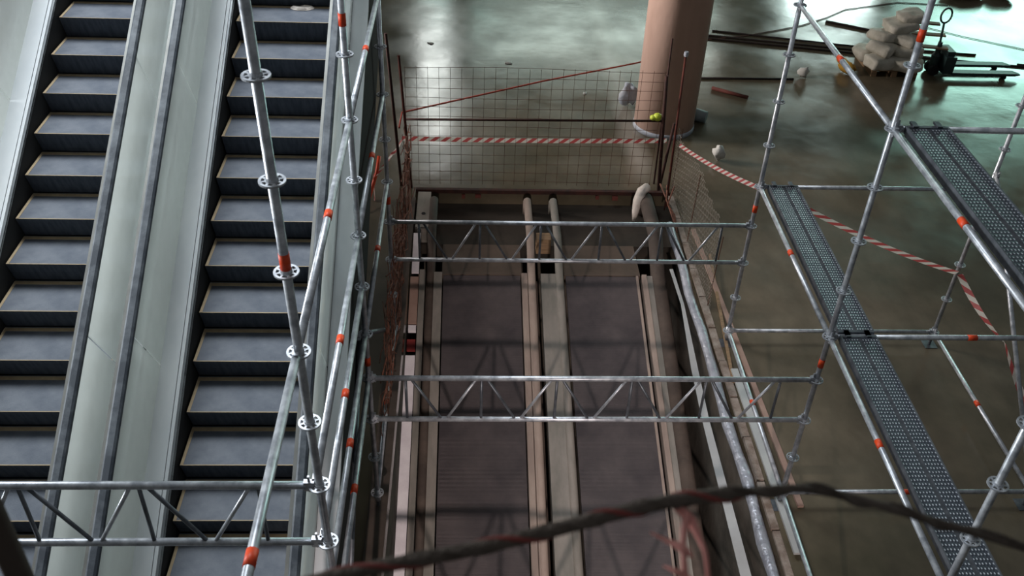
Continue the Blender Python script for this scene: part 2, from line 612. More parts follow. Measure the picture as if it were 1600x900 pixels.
def ep(x, s, h):             # s along the incline, h square to it
    p = Vector((x, EY, EZ)) + U * s + N * h
    return p


prof = [(0.0, 0.0), (0.404, 0.0), (0.404, -0.035), (0.095, -0.05), (0.092, -0.2), (0.066, -0.2), (0.052, -0.16), (0.030, -0.09), (0.012, -0.04), (0.0, -0.012)]
sm = MB()
W2 = 0.485
n = len(prof)
vs = [(-W2, y, z) for y, z in prof] + [(W2, y, z) for y, z in prof]
sm.add(vs, [list(range(n)), list(range(n, 2 * n))[::-1]], 1)
for i in range(n):
    j = (i + 1) % n
    sm.add([vs[i], vs[i + n], vs[j + n], vs[j]], [(0, 1, 2, 3)], 0 if i == 0 else 1)
STEP = sm.mesh('step', [M['step'], M['riser']])
lm = MB()
lm.box(-W2, W2, 0.352, 0.392, 0.0, 0.003)
lm.box(-W2, -W2 + 0.022, 0.0, 0.352, 0.0, 0.003)
lm.box(W2 - 0.022, W2, 0.0, 0.352, 0.0, 0.003)
lm.box(-W2 + 0.022, W2 - 0.022, 0.0, 0.008, 0.0, 0.0015)
LINE = lm.mesh('demarcation_line', M['line'])


def slab(mb, x0, x1, s0, s1, h0, h1, mi=0):
    mb.obox(ep((x0 + x1) / 2, (s0 + s1) / 2, (h0 + h1) / 2), (1, 0, 0), U, N, (x1 - x0) / 2, (s1 - s0) / 2, (h1 - h0) / 2, mi)


def escalator(xc, label):
    t = thing('escalator', label, 'escalator', (xc, EY - EZ / T30, 0))
    S0, S1 = -8.0, 5.6
    for k in range(-17, 14):
        y, z = EY + k * RUN, EZ + k * RISE
        if z < 0.3:
            continue
        st = inst('step', STEP, t, (xc, y, z))
        inst('demarcation_line', LINE, st, (xc, y, z))['label'] = 'worn ochre edge line of the step'
    for sgn in (-1, 1):
        m = MB()
        slab(m, xc + sgn * 0.51 - 0.008, xc + sgn * 0.51 + 0.008, S0, S1, -0.30, 0.07)
        part('skirt_panel', m, M['black'], t)
    # inner (left) deck, wide and pale, with its bright lip
    m = MB()
    slab(m, xc - 0.70, xc - 0.565, S0, S1, 0.06, 0.085)
    part('inner_deck', m, M['deck_white'], t)
    m = MB()
    slab(m, xc - 0.560, xc - 0.535, S0, S1, 0.06, 0.082)
    part('deck_lip', m, M['deck_white'], t)
    m = MB()
    slab(m, xc - 0.535, xc - 0.503, S0, S1, 0.04, 0.07)
    part('skirt_trim', m, M['skirt'], t)
    # right narrow inner deck
    m = MB()
    slab(m, xc + 0.503, xc + 0.545, S0, S1, 0.05, 0.08)
    part('inner_deck', m, M['skirt'], t)
    # glass balustrades, in panels with open joints square to the incline
    for gx in (xc - 0.705, xc + 0.55):
        s = S0
        i = 0
        while s < S1:
            e = min(s + 2.35, S1)
            m = MB()
            slab(m, gx - 0.005, gx + 0.005, s + 0.008, e - 0.008, 0.05, 0.78)
            part('glass_panel', m, M['glass'], t)
            s = e
    # handrails
    for gx in (xc - 0.705, xc + 0.55):
        m = MB()
        pr = [(-0.038, 0.0), (-0.034, 0.022), (-0.02, 0.034), (0.02, 0.034), (0.034, 0.022), (0.038, 0.0), (0.03, -0.012), (-0.03, -0.012)]
        a = [ep(gx + p, S0, 0.80 + q) for p, q in pr]
        b = [ep(gx + p, S1, 0.80 + q) for p, q in pr]
        m.add(a + b, [list(range(8)), list(range(8, 16))[::-1]] + [[i, i + 8, (i + 1) % 8 + 8, (i + 1) % 8] for i in range(8)])
        h = part('handrail', m, M['rubber'], t)
        m = MB()
        slab(m, gx - 0.062, gx - 0.039, S0, S1, 0.775, 0.80)
        part('handrail_guide', m, M['guide'], h, label='pale metal guide along the handrail')
    # outer decks and truss cladding
    m = MB(); slab(m, xc + 0.556, xc + 0.70, S0, S1, 0.0, 0.04); part('outer_deck', m, M['deck_white'], t)
    m = MB(); slab(m, xc - 0.84, xc - 0.712, S0, S1, 0.0, 0.04); part('outer_deck', m, M['deck_grey'], t)
    m = MB()
    for xx in (xc - 0.84, xc + 0.685):
        slab(m, xx, xx + 0.015, S0, S1, -0.95, 0.0)
    slab(m, xc - 0.84, xc + 0.70, S0, S1, -0.97, -0.95)
    part('truss_cladding', m, M['black'], t)
    return t


escalator(-1.63, 'escalator with a raised left skirt nearest the scaffold, right of the two dusty ones')
escalator(-3.20, 'outer escalator of dark dusty steps with broad white skirt, at the left edge')
# crumpled paper left on a tread
m = MB()
kx, ky, kz = -1.57, EY + 0.33, EZ
pts = [(0.11 * math.cos(a) * (1 + 0.25 * math.sin(3 * a)), 0.06 * math.sin(a) * (1 + 0.2 * math.cos(2 * a))) for a in [2 * PI * i / 10 for i in range(10)]]
vs = [(kx + p, ky + q, kz + 0.004) for p, q in pts] + [(kx + p * 0.8, ky + q * 0.8, kz + 0.016 + 0.006 * (i % 3)) for i, (p, q) in enumerate(pts)]
m.add(vs, [list(range(10))[::-1], list(range(10, 20))] + [[i, (i + 1) % 10, (i + 1) % 10 + 10, i + 10] for i in range(10)])
solo('paper_scrap', m, M['cloth'], 'scrap of pale paper lying on an upper tread of the inner escalator', 'paper')

# ------------------------------------------------------------------ moving walkways in the pit
T16 = math.tan(math.radians(16))
WY, WZ = 10.44, -0.25
V = Vector((0, math.cos(math.radians(16)), math.sin(math.radians(16))))
NV = Vector((0, -V.z, V.y))
WL = 11.5


def wslab(mb, x0, x1, l0, l1, h0, h1, mi=0):       # l measured down the slope from the comb plate
    c = Vector(((x0 + x1) / 2, WY, WZ)) - V * ((l0 + l1) / 2) + NV * ((h0 + h1) / 2)
    mb.obox(c, (1, 0, 0), V, NV, (x1 - x0) / 2, (l1 - l0) / 2, (h1 - h0) / 2, mi)


def rail(mb, x, r, z0, h, yend, n=12):
    """handrail: round newel end at the landing, level, then down the slope"""
    p0 = Vector((x, yend, z0 - 0.30))
    p1 = Vector((x, yend + 0.02, z0 - 0.08))
    p2 = Vector((x, yend - 0.07, z0))
    p3 = Vector((x, WY + 0.55, z0))
    p4 = Vector((x, WY, WZ)) + NV * h
    p5 = Vector((x, WY, WZ)) + NV * h - V * WL
    mb.tube([p0, p1, p2, p3, p4, p5], r, n)


def walkway(x0, x1, label):
    t = thing('moving_walkway', label, 'walkway', ((x0 + x1) / 2, WY, WZ - 0.3))
    m = MB(); wslab(m, x0, x1, 0.0, WL, -0.05, 0.0); part('belt', m, M['belt'], t)
    m = MB(); m.box(x0 - 0.02, x1 + 0.02, WY + 0.003, WY + 0.72, WZ - 0.12, WZ + 0.012); part('comb_plate', m, M['comb'], t)
    return t


wl = walkway(-0.33, 0.71, 'dusty moving walkway with dark ribbed belt, on the white foam strip side of the pit')
m = MB(); wslab(m, -0.455, -0.345, 0, WL, -0.1, 0.07); part('skirt_panel', m, M['dust_metal2'], wl)
m = MB(); wslab(m, -0.565, -0.46, 0, WL, -0.3, -0.08); part('side_channel', m, M['dust_shade'], wl)
m = MB(); wslab(m, -0.645, -0.57, 0, WL, -0.2, 0.12); part('outer_deck', m, M['dust_metal2'], wl)
m = MB(); rail(m, -0.50, 0.06, 0.02, 0.0, 12.0); part('handrail', m, M['dust_shade'], wl, True)
m = MB(); wslab(m, 0.725, 0.80, 0, WL, -0.1, 0.06); wslab(m, 0.812, 0.885, 0, WL, -0.1, 0.085); part('skirt_panel', m, M['dust_metal'], wl)
m = MB(); rail(m, 0.86, 0.055, 0.02, 0.045, 12.0); part('handrail', m, M['dust_metal'], wl, True)
m = MB(); m.box(-0.74, -0.55, 11.2, 12.15, -0.24, 0.02); part('newel_plate', m, M['dust_metal2'], wl)
m = MB(); m.lathe([(0.03, 0.0), (0.03, 0.008)], (-0.64, 11.55, 0.02), 10); part('plug', m, M['black'], wl)
wr = walkway(1.33, 2.33, 'dusty moving walkway with dark ribbed belt, on the silver wrapped beam side of the pit')
m = MB(); wslab(m, 0.985, 1.195, 0, WL, -0.1, 0.05); part('inner_deck', m, M['dust_metal2'], wr)
m = MB(); rail(m, 1.24, 0.055, 0.02, 0.03, 12.0); part('handrail', m, M['dust_metal2'], wr, True)
m = MB(); wslab(m, 0.90, 0.95, 0, WL, -0.2, -0.12); part('side_channel', m, M['dust_shade'], wr)
m = MB(); wslab(m, 2.365, 2.43, 0, WL, -0.1, 0.05); wslab(m, 2.29, 2.32, 0, WL, -0.04, 0.02); part('skirt_panel', m, M['dust_metal'], wr)
m = MB(); wslab(m, 2.435, 2.60, 0, WL, -0.1, 0.02); part('outer_deck', m, M['dust_metal2'], wr)
m = MB(); rail(m, 2.60, 0.10, 0.08, -0.02, 12.0); part('handrail', m, M['dust_shade'], wr, True)
# covers of the gap between the walkways
m = MB(); m.box(0.95, 1.15, 10.95, 11.12, -0.24, 0.0); solo('timber_offcut', m, M['wood'], 'short pale timber block wedged between the two walkway handrails', 'timber')

# white foam strip, board and bricks in the gap along the left pit wall
m = MB(); wslab(m, -0.775, -0.655, 1.36, 7.6, 0.05, 0.10)
solo('foam_strip', m, M['white'], 'long white foam strip lying in the gap along the left pit edge, near end', 'foam strip')
m = MB(); wslab(m, -0.75, -0.655, -0.62, 0.06, 0.10, 0.14)
solo('foam_strip', m, M['white'], 'short white foam piece in the gap under the far lattice girder', 'foam strip')
m = MB(); wslab(m, -0.765, -0.655, 0.10, 0.86, 0.04, 0.09)
solo('dusty_board', m, M['brownboard'], 'dusty pinkish board in the gap along the left pit edge, between white foam pieces', 'board')
m = MB(); wslab(m, -0.76, -0.66, 0.89, 0.97, 0.03, 0.09)
solo('foam_strip', m, M['white'], 'narrow grey white foam chip between the dusty board and the red brick', 'foam strip')
m = MB(); wslab(m, -0.765, -0.66, 1.11, 1.26, 0.03, 0.09)
solo('brick', m, M['redblock'], 'red brick in the gap just beyond the near girder left end', 'brick')

# right pit edge: flashing, silver wrapped beam, rusted edging, scattered battens
m = MB()
a = [(2.715, 10.35, -0.1), (2.765, 10.35, -0.1), (2.60, 8.55, -0.16), (2.69, 8.55, -0.16)]
m.add([(2.715, 10.35, -0.05), (2.76, 10.35, -0.05), (2.765, 9.55, -0.02), (2.725, 9.55, -0.02), (2.66, 8.4, -0.10), (2.74, 8.4, -0.10), (2.64, 7.6, -0.14), (2.72, 7.6, -0.14), (2.58, 3.5, -0.16), (2.71, 3.5, -0.16)]
      + [(2.715, 10.35, -0.06), (2.76, 10.35, -0.06), (2.765, 9.55, -0.03), (2.725, 9.55, -0.03), (2.66, 8.4, -0.11), (2.74, 8.4, -0.11), (2.64, 7.6, -0.15), (2.72, 7.6, -0.15), (2.58, 3.5, -0.17), (2.71, 3.5, -0.17)],
      [(0, 3, 2, 1), (3, 4, 5, 2), (4, 6, 7, 5), (6, 8, 9, 7), (10, 11, 12, 13), (13, 12, 15, 14), (14, 15, 17, 16), (16, 17, 19, 18), (1, 2, 12, 11), (2, 5, 15, 12), (5, 7, 17, 15), (7, 9, 19, 17), (0, 10, 13, 3), (3, 13, 14, 4), (4, 14, 16, 6), (6, 16, 18, 8), (0, 1, 11, 10), (8, 18, 19, 9)])
solo('metal_flashing', m, M['flash'], 'pale bent metal flashing strip hanging in the gap beside the silver wrapped beam', 'flashing')
m = MB()
ys = [11.4 - 0.4 * i for i in range(22)]
m.tube([(2.885 + 0.012 * math.sin(3.1 * y), y, -0.03 + 0.015 * math.sin(5 * y)) for y in ys], [0.062 + 0.012 * math.sin(7.7 * y) for y in ys], 8)
solo('wrapped_beam', m, M['silver'], 'silver foil wrapped beam along the right pit edge', 'beam', smooth=True)
t = thing('edge_capping', 'row of rust stained battens capping the right pit edge', 'batten row', (3.0, 8.0, 0.0))
for i in range(14):
    y1 = 12.1 - 0.62 * i
    m = MB(); m.box(2.965 + 0.012 * random.random(), 3.05, y1 - 0.60, y1, 0.0, 0.03 + 0.02 * random.random())
    part('batten', m, M['edge'], t)
for i, (a, b, w, mm, lb) in enumerate([((3.18, 11.2, 0.03), (3.34, 6.2, 0.03), 0.06, 'brownboard', 'long brown batten on the floor just outside the right pit edge'),
                                       ((3.30, 10.6, 0.02), (3.05, 8.0, 0.05), 0.035, 'wood', 'thin pale batten crossing the right pit edge at a slant'),
                                       ((3.10, 8.2, 0.07), (3.14, 5.6, 0.07), 0.08, 'flash', 'flat pale strip on the right pit edge under the near girder')]):
    m = MB(); m.bar(a, b, w, 0.03)
    solo('batten', m, M[mm], lb, 'batten')
# far pit edge
m = MB(); m.box(PX0, PX1, PY1 - 0.04, PY1 + 0.02, -0.04, 0.02)
solo('edge_angle', m, M['rust_dark'], 'rusty steel angle along the far pit edge below the mesh fence', 'steel angle')
for i, (x, w) in enumerate([(0.10, .12), (2.15, .12), (1.9, .07), (-0.1, .07)]):
    m = MB(); m.box(x, x + w * 0.7, PY1 - 0.09, PY1 - 0.045, -0.085 - 0.015 * (i % 2), -0.045)
    solo('rubble', m, M['redbar'], ['reddish brick fragment at the far pit edge, left half', 'reddish brick fragment at the far pit edge, right half', 'smaller reddish fragment left of the right one at the far pit edge', 'smallest reddish fragment, leftmost at the far pit edge'][i], 'rubble')

# ------------------------------------------------------------------ concrete column
t = thing('concrete_column', 'round pinkish concrete column behind the right end of the mesh fence', 'column', (3.27, 14.42, 0))
m = MB(); m.lathe([(0.5, 0.0), (0.5, 13.0)], (3.27, 14.42, 0), 48); part('shaft', m, M['column'], t, True)
m = MB(); m.lathe([(0.512, 0.0), (0.512, 0.06), (0.505, 0.08)], (3.27, 14.42, 0), 48); part('base_wrap', m, M['wrap'], t, True, 'pale film wrapped round the column foot')

# ------------------------------------------------------------------ scaffold
XS = (-0.859, 3.127, 5.650, -4.845)
YS = (3.697, 6.243, 8.752, 1.165)
L0 = 2.2


def lev(k):
    return L0 + 0.5 * k


ro = MB()
for (r0, r1) in ((0.0245, 0.034), (0.050, 0.062)):
    k = 24
    vs = []
    for z in (-0.005, 0.005):
        for r in (r0, r1):
            vs += [(r * math.cos(2 * PI * i / k), r * math.sin(2 * PI * i / k), z) for i in range(k)]
    fs = []
    for i in range(k):
        j = (i + 1) % k
        fs += [[i, i + k, j + k, j], [i + 2 * k, j + 2 * k, j + 3 * k, i + 3 * k], [i + k, i + 3 * k, j + 3 * k, j + k], [i, j, j + 2 * k, i + 2 * k]]
    ro.add(vs, fs)
for i in range(8):
    a = 2 * PI * i / 8 + PI / 8
    ro.obox((0.043 * math.cos(a), 0.043 * math.sin(a), 0), (math.cos(a), math.sin(a), 0), (-math.sin(a), math.cos(a), 0), (0, 0, 1), 0.011, 0.0055, 0.005)
ro.lathe([(0.0245, -0.02), (0.029, -0.018), (0.029, 0.018), (0.0245, 0.02)], (0, 0, 0), 16)
ROSETTE = ro.mesh('rosette', M['steel'])

R = 0.02415


def standard(label, gx, gy, k0, k1, taps=(), base=True, top=None, lean=(0, 0), mt='steel'):
    x, y = XS[gx], YS[gy]
    zb = 0.12 if base else lev(k0) - 0.2
    t = thing('scaffold_standard', label, 'scaffold post', (x, y, 0 if base else zb))
    zt = top if top else lev(k1) + 0.25

    def at(z):
        return (x + lean[0] * (z - 4.6), y + lean[1] * (z - 4.6), z)
    m = MB(); m.tube([at(zb), at(zt)], R, 16); part('tube', m, M[mt], t, True)
    for k in range(k0, k1 + 1):
        inst('rosette', ROSETTE, t, at(lev(k)))
    for z in taps:
        m = MB(); m.tube([at(z - 0.045), at(z + 0.045)], R + 0.0022, 16); part('tape_band', m, M['tape'], t, True, 'orange tape band round the post')
    if base:
        m = MB(); m.box(x - 0.075, x + 0.075, y - 0.075, y + 0.075, 0, 0.008); m.tube([(x, y, 0.008), (x, y, 0.3)], 0.017, 10); part('base_jack', m, M['steel_dull'], t)
        m = MB(); m.lathe([(0.03, 0), (0.03, 0.16)], (x, y, 0.10), 14); part('base_collar', m, M['steel'], t, True)
    return t


standard('galvanised post standing in front of the inner escalator with a high orange band', 0, 0, -3, 9, (lev(5.13),), lean=(-0.018, 0))
standard('second galvanised post of the left row, carrying the left end of the near lattice girder', 0, 1, -4, 7, (lev(5.5), lev(-0.6)))
standard('thin far post of the left row, carrying the left end of the far lattice girder', 0, 2, -4, 5, (lev(-0.45),))
standard('blurred dark post close to the viewer in the bottom left corner', 0, 3, 0, 9, (), mt='dust_shade')  # dark material stands in for shade on this galvanised post
standard('post with the narrow far deck hooked on it, carrying the far girder right end', 1, 2, -4, 4, (lev(-0.55),))
standard('post where the two right hand deck levels meet, carrying the near girder right end', 1, 1, -4, 7, (lev(5.45), lev(-0.6)))
standard('right hand post nearest the viewer, below the upper deck at the lower right', 1, 0, -3, 5, ())
standard('slender post far right, behind the upper deck and beside the striped tape', 2, 2, -4, 2, (), top=lev(2) + 0.12)
standard('post base at the right edge, at the near end of the low right ledger', 2, 1, -4, 6, ())
standard('post of the outer left row holding the left girder, beyond the escalators', 3, 0, -3, 6, ())


def head(mb, p, d):
    """wedge head of a ledger at point p looking along d (unit)"""
    p, d = Vector(p), Vector(d)
    side = d.cross(Vector((0, 0, 1))).normalized()
    up = side.cross(d)
    mb.obox(p + d * 0.032, d, side, up, 0.030, 0.016, 0.034)
    mb.obox(p + d * 0.032 + up * 0.012, d, side, up, 0.006, 0.007, 0.062)


def ledger(name, label, a, b, cat='scaffold tube', tape=0.5, mt='steel'):
    a, b = Vector(a), Vector(b)
    d = (b - a).normalized()
    t = thing(name, label, cat, (a + b) / 2)
    m = MB(); m.tube([a + d * 0.05, b - d * 0.05], R * 0.98, 14); part('tube', m, M[mt], t, True)
    for p, q in ((a, d), (b, -d)):
        m = MB(); head(m, p, q); part('wedge_head', m, M['steel'], t)
    if tape is not None:
        c = a + (b - a) * tape
        m = MB(); m.tube([c - d * 0.042, c + d * 0.042], R + 0.0022, 14); part('tape_band', m, M['tape'], t, True, 'orange tape band at mid length')
    return t


def node(gx, gy, k):
    return Vector((XS[gx], YS[gy], lev(k)))


LED = [
    (0, 2, 4, 0, 1, 4, 'guard rail tube of the left row running from the far post, highest there'),
    (0, 2, 2, 0, 1, 2, 'mid rail tube of the left row between far and second post'),
    (0, 2, 0, 0, 1, 0, 'lower tube of the left row just above the far girder end'),
    (0, 2, -4, 0, 1, -4, 'lowest tube of the left row near the rusty mesh, far bay'),
    (0, 1, 4, 0, 0, 4, 'bright guard rail tube crossing the inner escalator, second post to near post'),
    (0, 1, 2, 0, 0, 2, 'tube of the left row slanting over the pale escalator cladding, middle height'),
    (0, 1, 1, 0, 0, 1, 'tube of the left row just below the middle one, over the dark escalator side'),
    (0, 1, 0, 0, 0, 0, 'tube of the left row level with the right hand lower decks'),
    (0, 1, -1, 0, 0, -1, 'dim lowest visible tube of the left row in the near bay'),
    (0, 0, 4, 0, 3, 4, 'thick foreground guard rail tube with orange band at the bottom left'),
    (1, 2, 4, 1, 1, 4, 'guard rail tube above the pile of sacks, slanting down to the upper deck'),
    (1, 2, 0, 1, 1, 0, 'tube under the left edge of the far narrow deck'),
    (1, 1, 0, 1, 0, 0, 'tube under the left edge of the near narrow deck, bottom right'),
    (1, 1, 4, 1, 0, 4, 'tube under the left edge of the upper wide deck'),
    (1, 2, -4, 1, 1, -4, 'base tube along the right pit edge, far bay'),
    (1, 1, -4, 1, 0, -4, 'base tube along the right pit edge, near bay'),
    (2, 2, -4, 2, 1, -4, 'base tube on the dark floor at far right, running to the viewer'),
    (1, 2, 0, 2, 2, 0, 'cross tube behind the far deck end, running right under the upper deck'),
    (1, 2, -4, 2, 2, -4, 'low cross tube beneath the far narrow deck with orange band at left'),
    (1, 1, 0, 2, 1, 0, 'cross tube right of the post between the two lower decks'),
    (1, 1, 4, 2, 1, 4, 'cross tube at the far end of the upper deck, top right'),
    (1, 1, -4, 2, 1, -4, 'low cross tube behind the dusty rope at bottom right'),
]
for (a, b, c, d, e, f, lb) in LED:
    ledger('scaffold_ledger', lb, node(a, b, c), node(d, e, f))
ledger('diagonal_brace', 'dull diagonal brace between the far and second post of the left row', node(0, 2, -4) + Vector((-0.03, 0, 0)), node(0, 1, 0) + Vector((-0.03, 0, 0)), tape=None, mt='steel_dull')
ledger('diagonal_brace', 'thin bright brace tube at the right edge crossing the low cross tube', (5.62, 8.70, 2.45), (5.62, 6.30, 0.33), tape=None)
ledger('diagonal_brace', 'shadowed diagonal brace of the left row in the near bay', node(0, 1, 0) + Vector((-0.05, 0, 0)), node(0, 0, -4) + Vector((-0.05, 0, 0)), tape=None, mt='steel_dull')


def girder(label, a, b, k):
    a, b = Vector(a), Vector(b)
    d = (b - a).normalized()
    t = thing('lattice_girder', label, 'lattice girder', ((a + b) / 2).to_tuple())
    dz = Vector((0, 0, -0.5))
    for nm, q in (('top_chord', Vector((0, 0, 0))), ('bottom_chord', dz)):
        m = MB(); m.tube([a + q + d * 0.05, b + q - d * 0.05], R, 14); part(nm, m, M['steel'], t, True)
        for p, e in ((a, d), (b, -d)):
            m = MB(); head(m, p + q, e); part('wedge_head', m, M['steel'], t)
    ln = (b - a).length
    tops = [0.32 + 0.669 * i for i in range(6)]
    for i, s in enumerate(tops):
        p = a + d * s
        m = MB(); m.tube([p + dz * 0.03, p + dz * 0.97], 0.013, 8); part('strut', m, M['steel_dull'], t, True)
        if i < 5:
            q = a + d * (s + 0.3345) + dz
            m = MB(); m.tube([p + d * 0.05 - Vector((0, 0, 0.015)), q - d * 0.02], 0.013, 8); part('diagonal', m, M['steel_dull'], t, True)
            p2 = a + d * (s + 0.669)
            m = MB(); m.tube([p2 - d * 0.05 - Vector((0, 0, 0.015)), q + d * 0.02], 0.013, 8); part('diagonal', m, M['steel'], t, True)
    return t


girder('galvanised lattice girder spanning the pit, farther of the two', node(0, 2, -1), node(1, 2, -1), 0)
girder('galvanised lattice girder spanning the pit, nearer of the two', node(0, 1, -1), node(1, 1, -1), 0)
girder('galvanised lattice girder crossing in front of both escalators, bottom left', node(3, 0, 2), node(0, 0, 2), 0)
girder('lattice girder spanning the pit just below the bottom of the view', node(0, 0, -1), node(1, 0, -1), 0)
girder('lattice girder spanning the pit under the viewer, nearest of all', node(0, 3, -1), node(1, 3, -1), 0)


def deck(label, x0, ya, yb, z, w=0.32):
    t = thing('scaffold_deck', label, 'scaffold deck', (x0 + w / 2, (ya + yb) / 2, z))
    m = MB()
    m.box(x0 + 0.012, x0 + w / 2 - 0.018, yb + 0.05, ya - 0.05, z + 0.012, z + 0.016)
    m.box(x0 + w / 2 + 0.018, x0 + w - 0.012, yb + 0.05, ya - 0.05, z + 0.012, z + 0.016)
    part('perforated_plate', m, M['perf'], t)
    m = MB(); m.box(x0 + w / 2 - 0.018, x0 + w / 2 + 0.018, yb + 0.05, ya - 0.05, z + 0.006, z + 0.010); part('centre_groove', m, M['steel_dull'], t)
    for xx in (x0, x0 + w - 0.012):
        m = MB(); m.box(xx, xx + 0.012, yb + 0.05, ya - 0.05, z - 0.05, z + 0.024); part('side_lip', m, M['steel_dull'], t)
    for yy, s in ((ya - 0.05, 1), (yb + 0.05, -1)):
        m = MB(); m.box(x0, x0 + w, min(yy, yy + 0.03 * s), max(yy, yy + 0.03 * s), z - 0.04, z + 0.02)
        for xx in (x0 + 0.05, x0 + w - 0.09):
            m.box(xx, xx + 0.04, min(yy, yy + 0.085 * s), max(yy, yy + 0.085 * s), z + 0.012, z + 0.03)
        part('end_hook', m, M['steel_dull'], t)
    return t


deck('narrow perforated steel deck on the lower level, from the far post to the middle post', XS[1] + 0.075, YS[2], YS[1], lev(0) + 0.02)
deck('narrow perforated steel deck on the lower level, running off the bottom edge', XS[1] + 0.075, YS[1], YS[0], lev(0) + 0.02)
deck('perforated steel deck on the upper level, running off the right edge', XS[1] + 0.075, YS[1], YS[0], lev(4) + 0.02)

# ------------------------------------------------------------------ mesh fence, rods, tapes
FX = (-0.90, 2.74)
t = thing('mesh_fence', 'rusty welded wire mesh fence standing along the far pit edge', 'fence', (0.9, 12.42, 0.0))
nx = 24
for i in range(nx):
    x = FX[0] + (FX[1] - FX[0]) * i / (nx - 1)
    m = MB(); m.tube([(x + 0.008 * random.uniform(-1, 1), 12.42, 0.0), (x, 12.41 + 0.02 * math.sin(i), 1.87)], 0.0034, 4, cap=False); part('wire', m, M['mesh_wire'], t)
for j in range(13):
    z = 0.06 + 1.80 * j / 12
    m = MB(); m.tube([(FX[0] + (FX[1] - FX[0]) * i / 8, 12.416, z + 0.02 * math.sin(i * 0.7 + j) * (0.5 if j < 12 else 1)) for i in range(9)], 0.0034, 4, cap=False); part('wire', m, M['mesh_wire'], t)
# netting, right side of the pit
t = thing('wire_netting', 'sagging hexagonal wire netting along the right pit edge by the column', 'fence', (3.04, 11.2, 0))
m = MB()
cy, cz = 0.115, 0.085
for i in range(25):
    for j in range(16):
        y = 12.25 - i * cy - 0.01
        zz = 0.02 + j * cz + (cz / 2 if i % 2 else 0)
        top = 1.05 + 0.14 * (i / 25) - 0.05 * math.sin(i * 0.5)
        if zz > top:
            continue

        def P(yy, z2):
            return (3.04 + 0.03 * math.sin(yy * 2.3 + z2 * 2), yy, max(0.005, z2))
        m.tube([P(y, zz), P(y, zz + cz * 0.45)], 0.0034, 3, cap=False)
        m.tube([P(y, zz + cz * 0.45), P(y - cy, zz + cz * 0.55)], 0.0030, 3, cap=False)
        m.tube([P(y - cy, zz - cz * 0.05), P(y, zz)], 0.0030, 3, cap=False)
part('netting', m, M['hex_wire'], t, kind='stuff')
for i, y in enumerate((12.22, 10.9, 9.45)):
    m = MB(); m.tube([(3.04, y, 0.0), (3.06, y - 0.02, 1.10)], 0.006, 6); part('stake', m, M['mesh_wire'], t)
# rusty panel seen edge on, left side of the pit
t = thing('wire_mesh_fence', 'tangle of rusty wire mesh seen edge on along the left pit edge', 'fence', (-0.86, 10.0, 0))
m = MB()
for i in range(90):
    y0 = random.uniform(6.9, 11.3)
    x0 = -0.83 + random.uniform(-0.05, 0.03)
    z = random.uniform(0.15, 1.25)
    pts = []
    for k in range(5):
        pts.append((x0 + 0.03 * math.sin(k * 1.7 + i), y0 + k * random.uniform(0.15, 0.26), max(0.03, z + 0.06 * math.sin(k * 2.1 + i * 1.3))))
    m.tube(pts, 0.0075, 4, cap=False)
for i in range(40):
    y = 7.4 + i * 0.118
    m.tube([(-0.85, y, 0.0), (-0.835 + 0.03 * math.sin(i), y + 0.06 * math.sin(i * 2.2), 0.65), (-0.84 + 0.05 * math.sin(i * 1.3), y + 0.05, 1.2 + 0.2 * math.sin(i * 0.8))], 0.0042, 4, cap=False)
part('wires', m, M['rust_wire'], t, kind='stuff')
for z in (0.2, 0.6, 1.0):
    m = MB(); m.tube([(-0.84 + 0.02 * math.sin(k * 2 + z), 7.3 + k * 0.6, z + 0.05 * math.sin(k * 1.7 + z * 3)) for k in range(9)], 0.006, 5); part('long_wire', m, M['rust_wire'], t)

RODS = [
    ((-1.00, 12.35, 0.0), (-1.13, 12.35, 2.37), 0.022, 'rust_dark', 'tall dark rusty rod, outer of the two at the fence left end'),
    ((-0.85, 12.30, 0.0), (-0.965, 12.30, 2.08), 0.020, 'rust', 'shorter red rusty rod, inner of the two at the fence left end'),
    ((2.82, 12.50, 0.0), (2.79, 12.50, 2.32), 0.014, 'rust_dark', 'thin tall dark rod rising in front of the column'),
    ((2.86, 12.30, 0.0), (2.74, 12.30, 1.86), 0.026, 'rust_dark', 'stout dark rod under the yellow cap, right fence end'),
    ((2.90, 11.85, 0.0), (3.00, 12.45, 2.10), 0.018, 'rust', 'red rod leaning right with its top against the shaded column side'),
    ((2.88, 12.36, 0.0), (3.02, 12.60, 0.98), 0.022, 'rust_dark', 'short thick rod leaning beside the red one at the right fence end'),
    ((2.86, 11.75, 0.0), (2.86, 11.78, 0.62), 0.010, 'rust_dark', 'short thin stub rod near the white rag'),
]
for a, b, r, mm, lb in RODS:
    m = MB(); m.tube([a, b], r, 8)
    solo('steel_rod', m, M[mm], lb, 'rod', smooth=True)
m = MB(); m.tube([(-0.93, 12.38, 1.08), (2.78, 12.36, 1.13)], 0.018, 8)
solo('steel_rod', m, M['rust_dark'], 'long horizontal rusty rod tied across the mesh fence', 'rod', smooth=True)
m = MB()
m.lathe([(0.03, -0.05), (0.055, -0.03), (0.06, 0.0), (0.055, 0.04), (0.02, 0.06)], (2.70, 12.34, 1.20), 14)
m.lathe([(0.03, 0.0), (0.05, 0.02), (0.05, 0.05), (0.02, 0.07)], (2.64, 12.34, 1.16), 12)
solo('rod_cap', m, M['yellow'], 'bright yellow safety caps on the rod at the column foot', 'cap', smooth=True)
m = MB(); m.lathe([(0.03, -0.03), (0.035, 0.0), (0.03, 0.035)], (3.0, 12.44, 2.12), 10)
solo('rod_cap', m, M['wrap'], 'small pale cap on the top of the leaning red rod', 'cap')


